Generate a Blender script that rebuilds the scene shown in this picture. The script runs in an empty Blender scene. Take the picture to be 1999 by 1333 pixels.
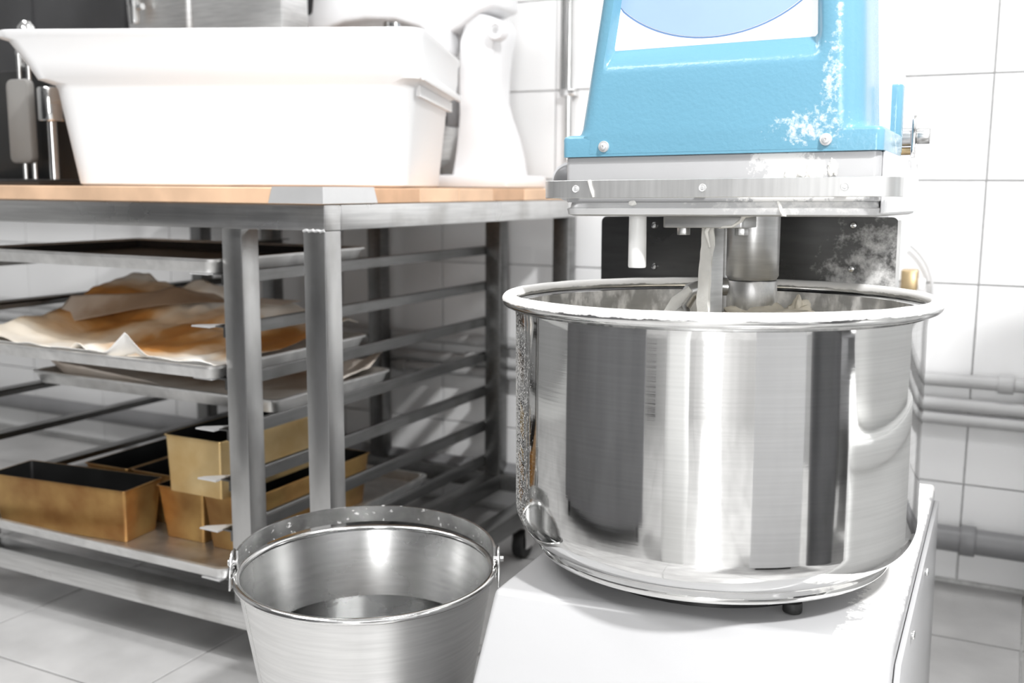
import bpy, bmesh, math, random
from math import sin, cos, pi, radians
from mathutils import Vector, Matrix, Euler, noise
random.seed(7)
SC = bpy.context.scene
COL = SC.collection

# ------------------------------------------------------------------ camera
H = 0.8
F_PX = 1990.0
roll = math.atan(.0066)
pitch = math.atan((666.5 - 365) * cos(roll) / F_PX)
yaw = radians(26.8)
F0 = Vector((-sin(yaw), cos(yaw), 0)); R0 = Vector((cos(yaw), sin(yaw), 0)); U0 = Vector((0, 0, 1))
Fw = F0 * cos(pitch) - U0 * sin(pitch)
Up = U0 * cos(pitch) + F0 * sin(pitch)
Rt = R0 * cos(roll) + Up * sin(roll)
Up2 = Up * cos(roll) - R0 * sin(roll)
cd = bpy.data.cameras.new('camera'); cam = bpy.data.objects.new('camera', cd); COL.objects.link(cam)
cd.sensor_width = 36; cd.lens = F_PX / 1999 * 36; cd.clip_start = .02
m = Matrix((Rt, Up2, -Fw)).transposed().to_4x4(); m.translation = Vector((0, 0, H))
cam.matrix_world = m
cd.dof.use_dof = True; cd.dof.focus_distance = 1.12; cd.dof.aperture_fstop = 5.2
SC.camera = cam

# ------------------------------------------------------------------ view, world, lights
SC.view_settings.view_transform = 'Standard'; SC.view_settings.look = 'None'
SC.view_settings.gamma = 1; SC.view_settings.use_curve_mapping = False
SC.view_settings.exposure = 0.46
W = bpy.data.worlds.new('world'); SC.world = W; W.use_nodes = True
W.node_tree.nodes['Background'].inputs[0].default_value = (1, 1, 1, 1)
W.node_tree.nodes['Background'].inputs[1].default_value = .6
LIGHTS = [  # x, y, sx, sy, watts
    (.85, .10, .20, .14, 78),
    (-1.45, -.25, 1.2, .30, 19),
    (-2.1, 1.05, 1.2, .30, 16),
    (-.15, 1.55, 1.2, .30, 9),
    (.15, -.75, 1.2, .30, 7),
]

FILL_PANEL_W = 36  # watts of the added fill panel on the front wall

# ------------------------------------------------------------------ materials
def newmat(name):
    m = bpy.data.materials.new(name); m.use_nodes = True
    return m, m.node_tree, m.node_tree.nodes['Principled BSDF']
def N(nt, t, **k):
    n = nt.nodes.new(t)
    for a, b in k.items():
        if a.startswith('i_'):
            key = a[2:]
            n.inputs[int(key) if key.isdigit() else key.replace('_', ' ')].default_value = b
        else: setattr(n, a, b)
    return n
def coords(nt, scale=(1, 1, 1), kind='Object'):
    tc = N(nt, 'ShaderNodeTexCoord'); mp = N(nt, 'ShaderNodeMapping'); mp.inputs['Scale'].default_value = scale
    nt.links.new(tc.outputs[kind], mp.inputs[0]); return mp.outputs[0]
def ramp(nt, src, a, b, ca=(0, 0, 0, 1), cb=(1, 1, 1, 1)):
    r = N(nt, 'ShaderNodeValToRGB'); r.color_ramp.elements[0].position = a; r.color_ramp.elements[1].position = b
    r.color_ramp.elements[0].color = ca; r.color_ramp.elements[1].color = cb
    nt.links.new(src, r.inputs[0]); return r.outputs[0]
def mixc(nt, fac, a, b):
    x = N(nt, 'ShaderNodeMix', data_type='RGBA')
    for s, i in ((fac, 0), (a, 6), (b, 7)):
        if isinstance(s, (float, int)): x.inputs[i].default_value = s
        elif isinstance(s, tuple): x.inputs[i].default_value = s
        else: nt.links.new(s, x.inputs[i])
    return x.outputs[2]
def mathn(nt, op, a, b=0.):
    x = N(nt, 'ShaderNodeMath', operation=op)
    for s, i in ((a, 0), (b, 1)):
        if isinstance(s, (float, int)): x.inputs[i].default_value = s
        else: nt.links.new(s, x.inputs[i])
    return x.outputs[0]
def plain(name, col, rough=.5, metal=0., var=.06, vs=14., bump=0., bs=60., spec=.5, coat=0.):
    m, nt, b = newmat(name)
    c = coords(nt); n = N(nt, 'ShaderNodeTexNoise', i_Scale=vs, i_Detail=4.); nt.links.new(c, n.inputs['Vector'])
    lo = tuple(max(0, x * (1 - var)) for x in col) + (1,); hi = tuple(min(1, x * (1 + var)) for x in col) + (1,)
    nt.links.new(ramp(nt, n.outputs[0], .3, .7, lo, hi), b.inputs['Base Color'])
    b.inputs['Roughness'].default_value = rough; b.inputs['Metallic'].default_value = metal
    b.inputs['Specular IOR Level'].default_value = spec; b.inputs['Coat Weight'].default_value = coat
    if bump:
        n2 = N(nt, 'ShaderNodeTexNoise', i_Scale=bs, i_Detail=3.); nt.links.new(c, n2.inputs['Vector'])
        bp = N(nt, 'ShaderNodeBump', i_Strength=bump, i_Distance=.002); nt.links.new(n2.outputs[0], bp.inputs['Height'])
        nt.links.new(bp.outputs[0], b.inputs['Normal'])
    return m
def steel(name, col=.55, rough=.3, stretch=(4, 4, 90), bump=.08, rv=.12, smudge=.0, cv=.12):
    m, nt, b = newmat(name)
    c = coords(nt, stretch); n = N(nt, 'ShaderNodeTexNoise', i_Scale=6., i_Detail=5.); nt.links.new(c, n.inputs['Vector'])
    lo, hi = col * (1 - cv), min(1, col * (1 + cv))
    base = ramp(nt, n.outputs[0], .3, .7, (lo, lo, lo * .99, 1), (hi, hi, hi * .99, 1))
    c2 = coords(nt); n2 = N(nt, 'ShaderNodeTexNoise', i_Scale=9., i_Detail=6.); nt.links.new(c2, n2.inputs['Vector'])
    if smudge:
        base = mixc(nt, ramp(nt, n2.outputs[0], .52, .75, (0, 0, 0, 1), (smudge, smudge, smudge, 1)), base, (col * .45, col * .43, col * .4, 1))
    nt.links.new(base, b.inputs['Base Color'])
    b.inputs['Metallic'].default_value = 1
    r = N(nt, 'ShaderNodeMapRange'); r.inputs[3].default_value = max(.02, rough - rv); r.inputs[4].default_value = rough + rv
    nt.links.new(n2.outputs[0], r.inputs[0]); nt.links.new(r.outputs[0], b.inputs['Roughness'])
    if bump:
        bp = N(nt, 'ShaderNodeBump', i_Strength=bump, i_Distance=.0006); nt.links.new(n.outputs[0], bp.inputs['Height'])
        nt.links.new(bp.outputs[0], b.inputs['Normal'])
    return m
def dusty(m, scale=40., lo=.55, hi=.7, amount=1., col=(.86, .85, .83, 1), up=False, zlo=None, zhi=None, detail=8., box=None, stretch=(1, 1, 1)):
    """flour lying on a surface: mixes a matt white over the material where a noise mask says so"""
    nt = m.node_tree; b = nt.nodes['Principled BSDF']; out = nt.nodes['Material Output']
    c = coords(nt, stretch); n = N(nt, 'ShaderNodeTexNoise', i_Scale=scale, i_Detail=detail, i_Roughness=.7); nt.links.new(c, n.inputs['Vector'])
    mask = ramp(nt, n.outputs[0], lo, hi)
    if up:
        g = N(nt, 'ShaderNodeNewGeometry'); s = N(nt, 'ShaderNodeSeparateXYZ'); nt.links.new(g.outputs['Normal'], s.inputs[0])
        u = ramp(nt, mathn(nt, 'ADD', s.outputs[2], mathn(nt, 'MULTIPLY', mathn(nt, 'SUBTRACT', n.outputs[0], .5), 1.1)), -.18, .12); mask = mathn(nt, 'MULTIPLY', mask, u)
    if box:
        # box: (cx, cz, rx, rz) elliptical patch in object x/z
        tc = N(nt, 'ShaderNodeTexCoord'); s = N(nt, 'ShaderNodeSeparateXYZ'); nt.links.new(tc.outputs['Object'], s.inputs[0])
        tot = None
        for (cx_, cz_, rx, rz) in box:
            dx = mathn(nt, 'POWER', mathn(nt, 'ABSOLUTE', mathn(nt, 'DIVIDE', mathn(nt, 'SUBTRACT', s.outputs[0], cx_), rx)), 2.)
            dz = mathn(nt, 'POWER', mathn(nt, 'ABSOLUTE', mathn(nt, 'DIVIDE', mathn(nt, 'SUBTRACT', s.outputs[2], cz_), rz)), 2.)
            q = mathn(nt, 'MAXIMUM', mathn(nt, 'SUBTRACT', 1., mathn(nt, 'ADD', dx, dz)), 0.)
            tot = q if tot is None else mathn(nt, 'MAXIMUM', tot, q)
        # threshold falls where the patch is strong
        t = mathn(nt, 'ADD', n.outputs[0], mathn(nt, 'MULTIPLY', tot, .30))
        mask = mathn(nt, 'MULTIPLY', ramp(nt, t, lo, hi), ramp(nt, tot, .0, .08))
    if zlo is not None:
        tc = N(nt, 'ShaderNodeTexCoord'); s = N(nt, 'ShaderNodeSeparateXYZ'); nt.links.new(tc.outputs['Object'], s.inputs[0])
        mask = mathn(nt, 'MULTIPLY', mask, ramp(nt, mathn(nt, 'MULTIPLY', mathn(nt, 'SUBTRACT', s.outputs[2], zlo), 1 / (zhi - zlo)), 0., 1.))
    mask = mathn(nt, 'MULTIPLY', mask, amount)
    d = N(nt, 'ShaderNodeBsdfDiffuse'); d.inputs[0].default_value = col
    mx = N(nt, 'ShaderNodeMixShader'); nt.links.new(mask, mx.inputs[0]); nt.links.new(b.outputs[0], mx.inputs[1]); nt.links.new(d.outputs[0], mx.inputs[2])
    nt.links.new(mx.outputs[0], out.inputs[0])
    return m

M_tile = plain('white_glazed_tile', (.82, .82, .82), .16, var=.02, vs=2.5, bump=.02, bs=12)
M_grout = plain('grey_grout', (.60, .60, .59), .9, var=.15, vs=60)
M_wall = plain('grey_wall_paint', (.30, .30, .30), .5, var=.02)
M_ceil = plain('ceiling_paint', (.85, .85, .85), .8, var=.02)
M_floor = plain('floor_tile_glaze', (.46, .455, .45), .28, var=.16, vs=7, bump=.05, bs=30)
M_frame = steel('brushed_tube_steel', .56, .3, (4, 4, 1.2), .05, .08, smudge=.5)
M_beam = steel('brushed_beam_steel', .68, .3, (1.5, 1.5, 40), .05, .1, smudge=.55)
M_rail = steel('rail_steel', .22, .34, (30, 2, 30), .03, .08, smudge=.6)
M_tray = steel('aluminium_tray', .82, .42, (6, 6, 6), .03, .1, smudge=.5)
M_blacktray = plain('black_tray_coating', (.012, .012, .013), .4, var=.3)
M_bowl = steel('polished_bowl_steel', .72, .06, (1.2, 1.2, 60), .02, .035, smudge=.10, cv=.05)
M_bowlin = steel('bowl_inside_steel', .62, .42, (2, 2, 12), .04, .1, smudge=.5)
dusty(M_bowlin, 40., .46, .60, .9, stretch=(1, 1, .45))
M_bowlrim = steel('bowl_rim_steel', .75, .14, (8, 8, 8), .02, .05); dusty(M_bowlrim, 34., .10, .20, 1., up=True)
dusty_bowl = dusty(M_bowl, 480., .70, .78, .7, detail=2., box=[(-.24, .52, .085, .34), (.245, .5, .03, .2)])
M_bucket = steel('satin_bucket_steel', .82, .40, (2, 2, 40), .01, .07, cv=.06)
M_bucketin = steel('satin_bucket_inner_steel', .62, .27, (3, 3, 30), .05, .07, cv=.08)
M_handle = steel('flat_strap_steel', .70, .2, (12, 12, 12), .04, .1); dusty(M_handle, 120., .62, .68, .7, detail=3.)
M_bar = steel('guard_bar_steel', .74, .42, (30, 30, 1.5), .04, .08, cv=.08)
M_dark_steel = steel('dark_splash_plate_steel', .13, .30, (2, 2, 14), .03, .1, smudge=.4); dusty(M_dark_steel, 55., .60, .88, .75, detail=12., box=[(.14, .64, .11, .15)])
M_shaft = steel('turned_shaft_steel', .55, .33, (3, 3, 30), .03, .08)
M_cover = plain('blue_moulded_cover', (.140, .320, .43), .24, var=.03, vs=3, bump=.18, bs=220, coat=.15)
dusty(M_cover, 170., .72, .95, .80, detail=12., box=[(.118, .90, .016, .07), (.100, .853, .06, .028), (.122, .97, .007, .06)])
M_white_paint = plain('white_enamel_paint', (.80, .80, .81), .25, var=.02, bump=.05, bs=90)
M_side_white = plain('bluish_white_housing_paint', (.72, .74, .82), .3, var=.02)
M_alu = plain('grey_head_casting', (.46, .46, .465), .38, metal=.1, var=.03, vs=6)
dusty(M_alu, 60., .62, .70, .95, box=[(.075, .815, .05, .03), (.10, .78, .09, .02)])
M_lip = plain('grey_lip_casting', (.56, .56, .56), .36, metal=.1, var=.05)
dusty(M_lip, 90., .70, .85, .6, box=[(.08, .778, .14, .02)])
M_plate_white = plain('white_label_plate', (.85, .85, .86), .5, var=.01)
M_label_blue = plain('pale_blue_print', (.27, .38, .56), .5, var=.08, vs=5)
M_label_line = plain('dark_blue_print_line', (.12, .22, .42), .4)
M_base = plain('light_grey_base_paint', (.44, .44, .445), .28, var=.02, vs=4, bump=.04, bs=60)
dusty(M_base, 45., .60, .68, .8, box=[(.185, .362, .035, .012)])
M_nylon = plain('white_nylon', (.88, .88, .87), .4, var=.01)
M_dough = plain('cream_dough', (.78, .72, .60), .55, var=.08, vs=30, bump=.4, bs=80)
M_flour = plain('dried_white_dough', (.86, .85, .81), .7, var=.06, vs=40, bump=.5, bs=120)
M_wood = plain('beech_worktop', (.74, .50, .33), .5, var=.2, vs=9)
M_gold = steel('golden_tinned_steel', .5, .36, (5, 5, 5), .04, .1)
M_gold2 = None
def goldmat(name, a, b_, rough=.38):
    m, nt, b = newmat(name); c = coords(nt); n = N(nt, 'ShaderNodeTexNoise', i_Scale=11., i_Detail=5.); nt.links.new(c, n.inputs[0])
    nt.links.new(ramp(nt, n.outputs[0], .35, .68, a, b_), b.inputs['Base Color']); b.inputs['Metallic'].default_value = .75; b.inputs['Roughness'].default_value = rough
    return m
M_gold = goldmat('bronzed_pan_outside', (.30, .15, .05, 1), (.52, .33, .12, 1))
M_gold2 = goldmat('pale_gold_pan_outside', (.62, .42, .18, 1), (.78, .60, .32, 1), .34)
M_black_in = plain('black_nonstick', (.008, .008, .008), .35, var=.3)
M_tub = plain('white_polyethylene', (.80, .80, .80), .42, var=.01, vs=3)
M_tub.node_tree.nodes['Principled BSDF'].inputs['Subsurface Weight'].default_value = .0
M_rubber = plain('black_rubber', (.02, .02, .02), .6)
M_pipe = plain('grey_pipe_paint', (.42, .42, .42), .35, var=.05)
M_pipe2 = plain('dark_grey_drain_plastic', (.20, .20, .205), .4, var=.08)
M_brass = goldmat('brass', (.45, .33, .18, 1), (.62, .48, .28, 1), .3)
M_darkapp = plain('dark_grey_panel', (.045, .045, .047), .3, var=.4, vs=3)
M_appsteel = steel('appliance_steel', .80, .42, (3, 3, 40), .04, .08)
M_chrome = steel('chrome', .75, .1, (3, 3, 3), 0, .04)
M_zinc = plain('zinc_plated_steel', (.70, .70, .70), .38, metal=.5)
M_grip = plain('grey_grip_plastic', (.23, .225, .215), .7, var=.03)
M_black = plain('black_plastic', (.018, .018, .018), .35)
M_midgrey = plain('mid_grey_paint', (.13, .13, .135), .4, var=.2, vs=5)
M_cable = plain('pale_grey_cable', (.6, .6, .6), .5)
M_water = None
m, nt, b = newmat('still_water'); b.inputs['Base Color'].default_value = (.62, .63, .63, 1); b.inputs['Roughness'].default_value = .02
b.inputs['Transmission Weight'].default_value = 1.; b.inputs['IOR'].default_value = 1.33
n = N(nt, 'ShaderNodeTexNoise', i_Scale=8.); bp = N(nt, 'ShaderNodeBump', i_Strength=.04, i_Distance=.002); nt.links.new(n.outputs[0], bp.inputs['Height']); nt.links.new(bp.outputs[0], b.inputs['Normal'])
M_water = m
M_wood2 = plain('beech_worktop_darker', (.62, .38, .23), .5, var=.22, vs=12)
# stained parchment
def paper(name, stain, cols, base=(.80, .76, .70, 1), base2=(.66, .60, .54, 1)):
    m, nt, b = newmat(name); c = coords(nt)
    n0 = N(nt, 'ShaderNodeTexNoise', i_Scale=5., i_Detail=3.); nt.links.new(c, n0.inputs[0])
    col = ramp(nt, n0.outputs[0], .35, .65, base2, base)
    n = N(nt, 'ShaderNodeTexNoise', i_Scale=7., i_Detail=7., i_Distortion=.6); nt.links.new(c, n.inputs[0])
    tc = N(nt, 'ShaderNodeTexCoord'); s = N(nt, 'ShaderNodeSeparateXYZ'); nt.links.new(tc.outputs['Object'], s.inputs[0])
    tot = None
    for (cx_, cy_, rx, ry) in stain:
        dx = mathn(nt, 'POWER', mathn(nt, 'ABSOLUTE', mathn(nt, 'DIVIDE', mathn(nt, 'SUBTRACT', s.outputs[0], cx_), rx)), 2.)
        dy = mathn(nt, 'POWER', mathn(nt, 'ABSOLUTE', mathn(nt, 'DIVIDE', mathn(nt, 'SUBTRACT', s.outputs[1], cy_), ry)), 2.)
        q = mathn(nt, 'MAXIMUM', mathn(nt, 'SUBTRACT', 1., mathn(nt, 'ADD', dx, dy)), 0.); tot = q if tot is None else mathn(nt, 'MAXIMUM', tot, q)
    if tot is not None:
        t = mathn(nt, 'ADD', mathn(nt, 'MULTIPLY', n.outputs[0], .9), mathn(nt, 'MULTIPLY', tot, .55))
        r = N(nt, 'ShaderNodeValToRGB'); e = r.color_ramp.elements
        e[0].position = .52; e[0].color = (0, 0, 0, 1); e[1].position = .92; e[1].color = (1, 1, 1, 1); nt.links.new(t, r.inputs[0])
        r2 = N(nt, 'ShaderNodeValToRGB'); r2.color_ramp.elements[0].position = .5; r2.color_ramp.elements[0].color = cols[0]
        r2.color_ramp.elements[1].position = 1.; r2.color_ramp.elements[1].color = cols[1]; nt.links.new(t, r2.inputs[0])
        col = mixc(nt, r.outputs[0], col, r2.outputs[0])
    nt.links.new(col, b.inputs['Base Color']); b.inputs['Roughness'].default_value = .6
    return m
M_paper = paper('stained_baking_parchment', [(-.19, .02, .17, .20), (.05, -.02, .2, .17), (.24, .02, .14, .16)], [(.80, .56, .24, 1), (.50, .20, .04, 1)], (.93, .90, .85, 1), (.86, .78, .66, 1))
M_paper_dim = paper('brownish_baking_parchment', [(0, .05, .28, .16)], [(.42, .30, .20, 1), (.30, .20, .13, 1)], (.78, .72, .65, 1), (.64, .55, .47, 1))
M_paper_white = paper('clean_baking_parchment', [], None, (.9, .89, .87, 1), (.84, .82, .79, 1))

# ------------------------------------------------------------------ mesh helpers
class MB:
    def __init__(s): s.v = []; s.f = []
    def add(s, vs, fs):
        k = len(s.v); s.v += [tuple(x) for x in vs]; s.f += [tuple(i + k for i in f) for f in fs]; return s
    def box(s, x0, x1, y0, y1, z0, z1):
        v = [(x0, y0, z0), (x1, y0, z0), (x1, y1, z0), (x0, y1, z0), (x0, y0, z1), (x1, y0, z1), (x1, y1, z1), (x0, y1, z1)]
        return s.add(v, [(0, 3, 2, 1), (4, 5, 6, 7), (0, 1, 5, 4), (1, 2, 6, 5), (2, 3, 7, 6), (3, 0, 4, 7)])
    def prism(s, poly, axis, a, b):
        """extrude 2D poly along axis: x -> (y,z), y -> (x,z), z -> (x,y)"""
        def P(p, t): return {'x': (t, p[0], p[1]), 'y': (p[0], t, p[1]), 'z': (p[0], p[1], t)}[axis]
        n = len(poly); v = [P(p, a) for p in poly] + [P(p, b) for p in poly]
        f = [tuple(range(n)), tuple(range(2 * n - 1, n - 1, -1))] + [(i, (i + 1) % n, n + (i + 1) % n, n + i) for i in range(n)]
        return s.add(v, f)
    def loft(s, loops, cap0=True, cap1=True, closed=True):
        n = len(loops[0]); v = [p for l in loops for p in l]; f = []
        for k in range(len(loops) - 1):
            for i in range(n if closed else n - 1):
                j = (i + 1) % n; f.append((k * n + i, k * n + j, (k + 1) * n + j, (k + 1) * n + i))
        if cap0: f.append(tuple(range(n)))
        if cap1: f.append(tuple(range((len(loops) - 1) * n, len(loops) * n)))
        return s.add(v, f)
    def lathe(s, prof, c=(0, 0), seg=64, a0=0., a1=2 * pi, axis='z', c3=None):
        full = abs(a1 - a0 - 2 * pi) < 1e-6; m = seg if full else seg + 1; loops = []
        for (r, z) in prof:
            l = []
            for i in range(m):
                t = a0 + (a1 - a0) * i / seg
                if axis == 'z': l.append((c[0] + r * cos(t), c[1] + r * sin(t), z))
                elif axis == 'x': l.append((z, c[0] + r * cos(t), c[1] + r * sin(t)))
                else: l.append((c[0] + r * cos(t), z, c[1] + r * sin(t)))
            loops.append(l)
        return s.loft(loops, False, False, full)
    def cyl(s, axis, c, a, b, r, seg=24, r2=None):
        r2 = r if r2 is None else r2
        return s.lathe([(1e-5, a), (r, a), (r2, b), (1e-5, b)], c, seg, axis=axis)
    def tube(s, path, r, seg=12, caps=True):
        P = [Vector(p) for p in path]; loops = []; up = None
        for i, p in enumerate(P):
            t = (P[min(i + 1, len(P) - 1)] - P[max(i - 1, 0)]).normalized()
            if up is None: up = t.orthogonal().normalized()
            up = (up - t * up.dot(t)).normalized(); w = t.cross(up)
            rr = r[i] if isinstance(r, (list, tuple)) else r
            loops.append([tuple(p + (up * cos(2 * pi * k / seg) + w * sin(2 * pi * k / seg)) * rr) for k in range(seg)])
        return s.loft(loops, caps, caps)
    def ribbon(s, path, w, t, up=(0, 0, 1)):
        """flat strap: path points, half-height w along up, thickness t sideways"""
        P = [Vector(p) for p in path]; U = Vector(up); loops = []
        for i, p in enumerate(P):
            d = (P[min(i + 1, len(P) - 1)] - P[max(i - 1, 0)]).normalized(); n = d.cross(U).normalized()
            loops.append([tuple(p + U * w + n * t), tuple(p - U * w + n * t), tuple(p - U * w - n * t), tuple(p + U * w - n * t)])
        return s.loft(loops)
    def grid(s, nu, nv, fn, thick=0.):
        v = [fn(i / nu, j / nv) for j in range(nv + 1) for i in range(nu + 1)]
        f = [(j * (nu + 1) + i, j * (nu + 1) + i + 1, (j + 1) * (nu + 1) + i + 1, (j + 1) * (nu + 1) + i) for j in range(nv) for i in range(nu)]
        return s.add(v, f)
def rrect(x0, x1, y0, y1, r, z, n=5):
    out = []
    for (cx_, cy_, a) in ((x1 - r, y1 - r, 0), (x0 + r, y1 - r, 90), (x0 + r, y0 + r, 180), (x1 - r, y0 + r, 270)):
        for i in range(n + 1):
            t = radians(a + 90 * i / n); out.append((cx_ + r * cos(t), cy_ + r * sin(t), z))
    return out
def rrect2(a0, a1, b0, b1, r, n=5): return [(p[0], p[1]) for p in rrect(a0, a1, b0, b1, r, 0, n)]

def mkobj(name, mb, mat, parent=None, off=(0, 0, 0), bevel=0., seg=2, smooth=35, solid=0.):
    me = bpy.data.meshes.new(name); bm = bmesh.new()
    vs = [bm.verts.new((p[0] - off[0], p[1] - off[1], p[2] - off[2])) for p in mb.v]
    for f in mb.f:
        try: bm.faces.new([vs[i] for i in f])
        except ValueError: pass
    bmesh.ops.remove_doubles(bm, verts=bm.verts, dist=1e-6)
    bmesh.ops.dissolve_degenerate(bm, edges=bm.edges, dist=1e-6)
    bmesh.ops.recalc_face_normals(bm, faces=bm.faces)
    if bevel:
        es = [e for e in bm.edges if len(e.link_faces) == 2 and e.calc_face_angle() > radians(38)]
        bmesh.ops.bevel(bm, geom=es, offset=bevel, segments=seg, profile=.5, affect='EDGES', clamp_overlap=True)
    for f in bm.faces: f.smooth = True
    for e in bm.edges:
        e.smooth = not (len(e.link_faces) == 2 and e.calc_face_angle() > radians(smooth))
    bm.to_mesh(me); bm.free(); me.materials.append(mat)
    o = bpy.data.objects.new(name, me); COL.objects.link(o)
    if parent is not None: o.parent = parent
    if solid:
        md = o.modifiers.new('thickness', 'SOLIDIFY'); md.thickness = solid; md.offset = 0
    return o
class Thing:
    def __init__(s, name, label, cat, loc=(0, 0, 0), rot=None, org=None, group=None):
        o = bpy.data.objects.new(name, None); COL.objects.link(o); o.location = loc; o.empty_display_size = .05
        if rot is not None: o.rotation_euler = rot
        o['label'] = label; o['category'] = cat
        if group: o['group'] = group
        s.o = o; s.off = org if org is not None else loc
    def part(s, name, mb, mat, parent=None, label=None, **k):
        p = mkobj(name, mb, mat, parent or s.o, s.off, **k)
        if label: p['label'] = label
        return p
def single(name, mb, mat, label, cat, loc=(0, 0, 0), group=None, rot=None, **k):
    o = mkobj(name, mb, mat, None, loc if rot is None else (0, 0, 0), **k); o.location = loc
    if rot is not None: o.rotation_euler = rot
    o['label'] = label; o['category'] = cat
    if group: o['group'] = group
    return o
def struct(name, mb, mat, parent=None, **k):
    o = mkobj(name, mb, mat, parent, **k)
    if parent is None: o['kind'] = 'structure'
    return o

# ------------------------------------------------------------------ room
XL, XR, YB, YF, ZC = -3.3, 2.0, 2.19, -2.4, 2.6
wb = struct('wall_back', MB().box(XL - .1, XR + .1, YB + .009, YB + .12, -.1, ZC), M_grout)
struct('wall_left', MB().box(XL - .1, XL, YF, YB + .009, 0, ZC), M_wall)
struct('wall_right', MB().box(XR, XR + .1, YF, YB + .009, 0, ZC), M_wall)
struct('wall_front', MB().box(XL - .1, XR + .1, YF - .1, YF, 0, ZC), M_wall)
struct('ceiling', MB().box(XL - .1, XR + .1, YF - .1, YB + .12, ZC, ZC + .1), M_ceil)
fl = struct('floor', MB().box(XL - .1, XR + .1, YF - .1, YB + .12, -.1, -.006), M_grout)
PX, PZ, GX = .305, .202, .0028
def tile_mesh(name, w, h, horizontal, mat):
    me = bpy.data.meshes.new(name); bm = bmesh.new(); mb = MB()
    b = .0012
    if horizontal:
        mb.loft([[(0, 0, -.006), (w, 0, -.006), (w, h, -.006), (0, h, -.006)], [(0, 0, -b), (w, 0, -b), (w, h, -b), (0, h, -b)], [(b, b, 0), (w - b, b, 0), (w - b, h - b, 0), (b, h - b, 0)]])
    else:
        mb.loft([[(0, .010, 0), (w, .010, 0), (w, .010, h), (0, .010, h)], [(0, b, 0), (w, b, 0), (w, b, h), (0, b, h)], [(b, 0, b), (w - b, 0, b), (w - b, 0, h - b), (b, 0, h - b)]])
    vs = [bm.verts.new(p) for p in mb.v]
    for f in mb.f: bm.faces.new([vs[i] for i in f])
    bmesh.ops.recalc_face_normals(bm, faces=bm.faces); bm.to_mesh(me); bm.free(); me.materials.append(mat); return me
tme = tile_mesh('wall_tile_mesh', PX - GX, PZ - GX, False, M_tile)
rest = MB()
kx0 = int(math.ceil((XL + .083) / PX)); kx1 = int((XR + .083) / PX)
rnd = random.Random(3)
for k in range(kx0, kx1):
    for j in range(0, 12):
        x = -.083 + PX * k + GX / 2; z = .01 + PZ * j + GX / 2; vis = x < .2 and x > -3.05 and j < 7
        if vis:
            o = bpy.data.objects.new('tile', tme); COL.objects.link(o); o.parent = wb
            o.location = (x, YB + rnd.uniform(-.0005, .0005), z); o.rotation_euler = (rnd.uniform(-.0012, .0012), 0, rnd.uniform(-.0012, .0012))
        else:
            rest.box(x, x + PX - GX, YB, YB + .01, z, z + PZ - GX)
o = struct('tile_field', rest, M_tile, wb); o['kind'] = 'stuff'
FT = .42
fme = tile_mesh('floor_tile_mesh', FT - .004, FT - .004, True, M_floor)
rest = MB()
for k in range(-6, 8):
    for j in range(-9, 5):
        x = -1.22 + FT * k + .002; y = 1.074 + FT * j + .002
        x1 = min(x + FT - .004, XR); y1 = min(y + FT - .004, YB + .009)
        if x >= XR or y >= YB or x < XL or y < YF: continue
        if j >= -1 and j < 2 and x < .3 and x > -2.4:
            o = bpy.data.objects.new('floor_tile', fme); COL.objects.link(o); o.parent = fl; o.location = (x, y, rnd.uniform(-.0003, .0003))
        else: rest.box(x, x1, y, y1, -.006, 0)
o = struct('floor_tile_field', rest, M_floor, fl); o['kind'] = 'stuff'

# ------------------------------------------------------------------ ceiling lights (real fixtures with area lights)
for i, (x, y, sx, sy, wt) in enumerate(LIGHTS):
    lab = ['ceiling light panel right of the camera', 'long ceiling light panel left behind the camera', 'long ceiling light panel above the steel table',
           'long ceiling light panel above the mixer', 'long ceiling light panel at the front wall'][i]
    T = Thing('ceiling_light', lab, 'ceiling light', (x, y, ZC - .06), group='ceiling light panels')
    T.part('housing', MB().box(x - sx / 2 - .04, x + sx / 2 + .04, y - sy / 2 - .04, y + sy / 2 + .04, ZC - .05, ZC - .002), M_white_paint, bevel=.004)
    ld = bpy.data.lights.new('panel_lamp', 'AREA'); ld.shape = 'RECTANGLE'; ld.size = sx; ld.size_y = sy; ld.energy = wt
    lo = bpy.data.objects.new('panel_lamp', ld); COL.objects.link(lo); lo.parent = T.o; lo.location = (0, 0, -.002)

w1 = struct('fill_panel', MB().box(.28, 1.06, YF, YF + .03, .10, 2.12), M_white_paint)  # invented opening: bright panel added for frontal fill and a streak in the bowl
ld = bpy.data.lights.new('fill_lamp', 'AREA'); ld.shape = 'RECTANGLE'; ld.size = .62; ld.size_y = 1.86; ld.energy = FILL_PANEL_W  # added fill lamp, lights rack and mixer from the front
lo = bpy.data.objects.new('fill_lamp', ld); COL.objects.link(lo); lo.parent = w1; lo.location = (.67, YF + .034, 1.11); lo.rotation_euler = (radians(90), 0, 0)
for x in (.28, .98): struct('fill_panel_bar', MB().box(x, x + .08, YF + .031, YF + .07, .10, 2.12), M_pipe2, w1)  # dark bars added beside the fill panel, mirrored as dark lines

# ------------------------------------------------------------------ worktable with tray rack
TX0, TX1, TY0, TY1 = -2.05, -.92, 1.212, 2.14
T = Thing('steel_worktable', 'brushed stainless steel worktable with beech top and tray rack rails beneath', 'table', (-1.8, 1.7, 0))
ZB0, ZB1, WT = .734, .773, .797
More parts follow.
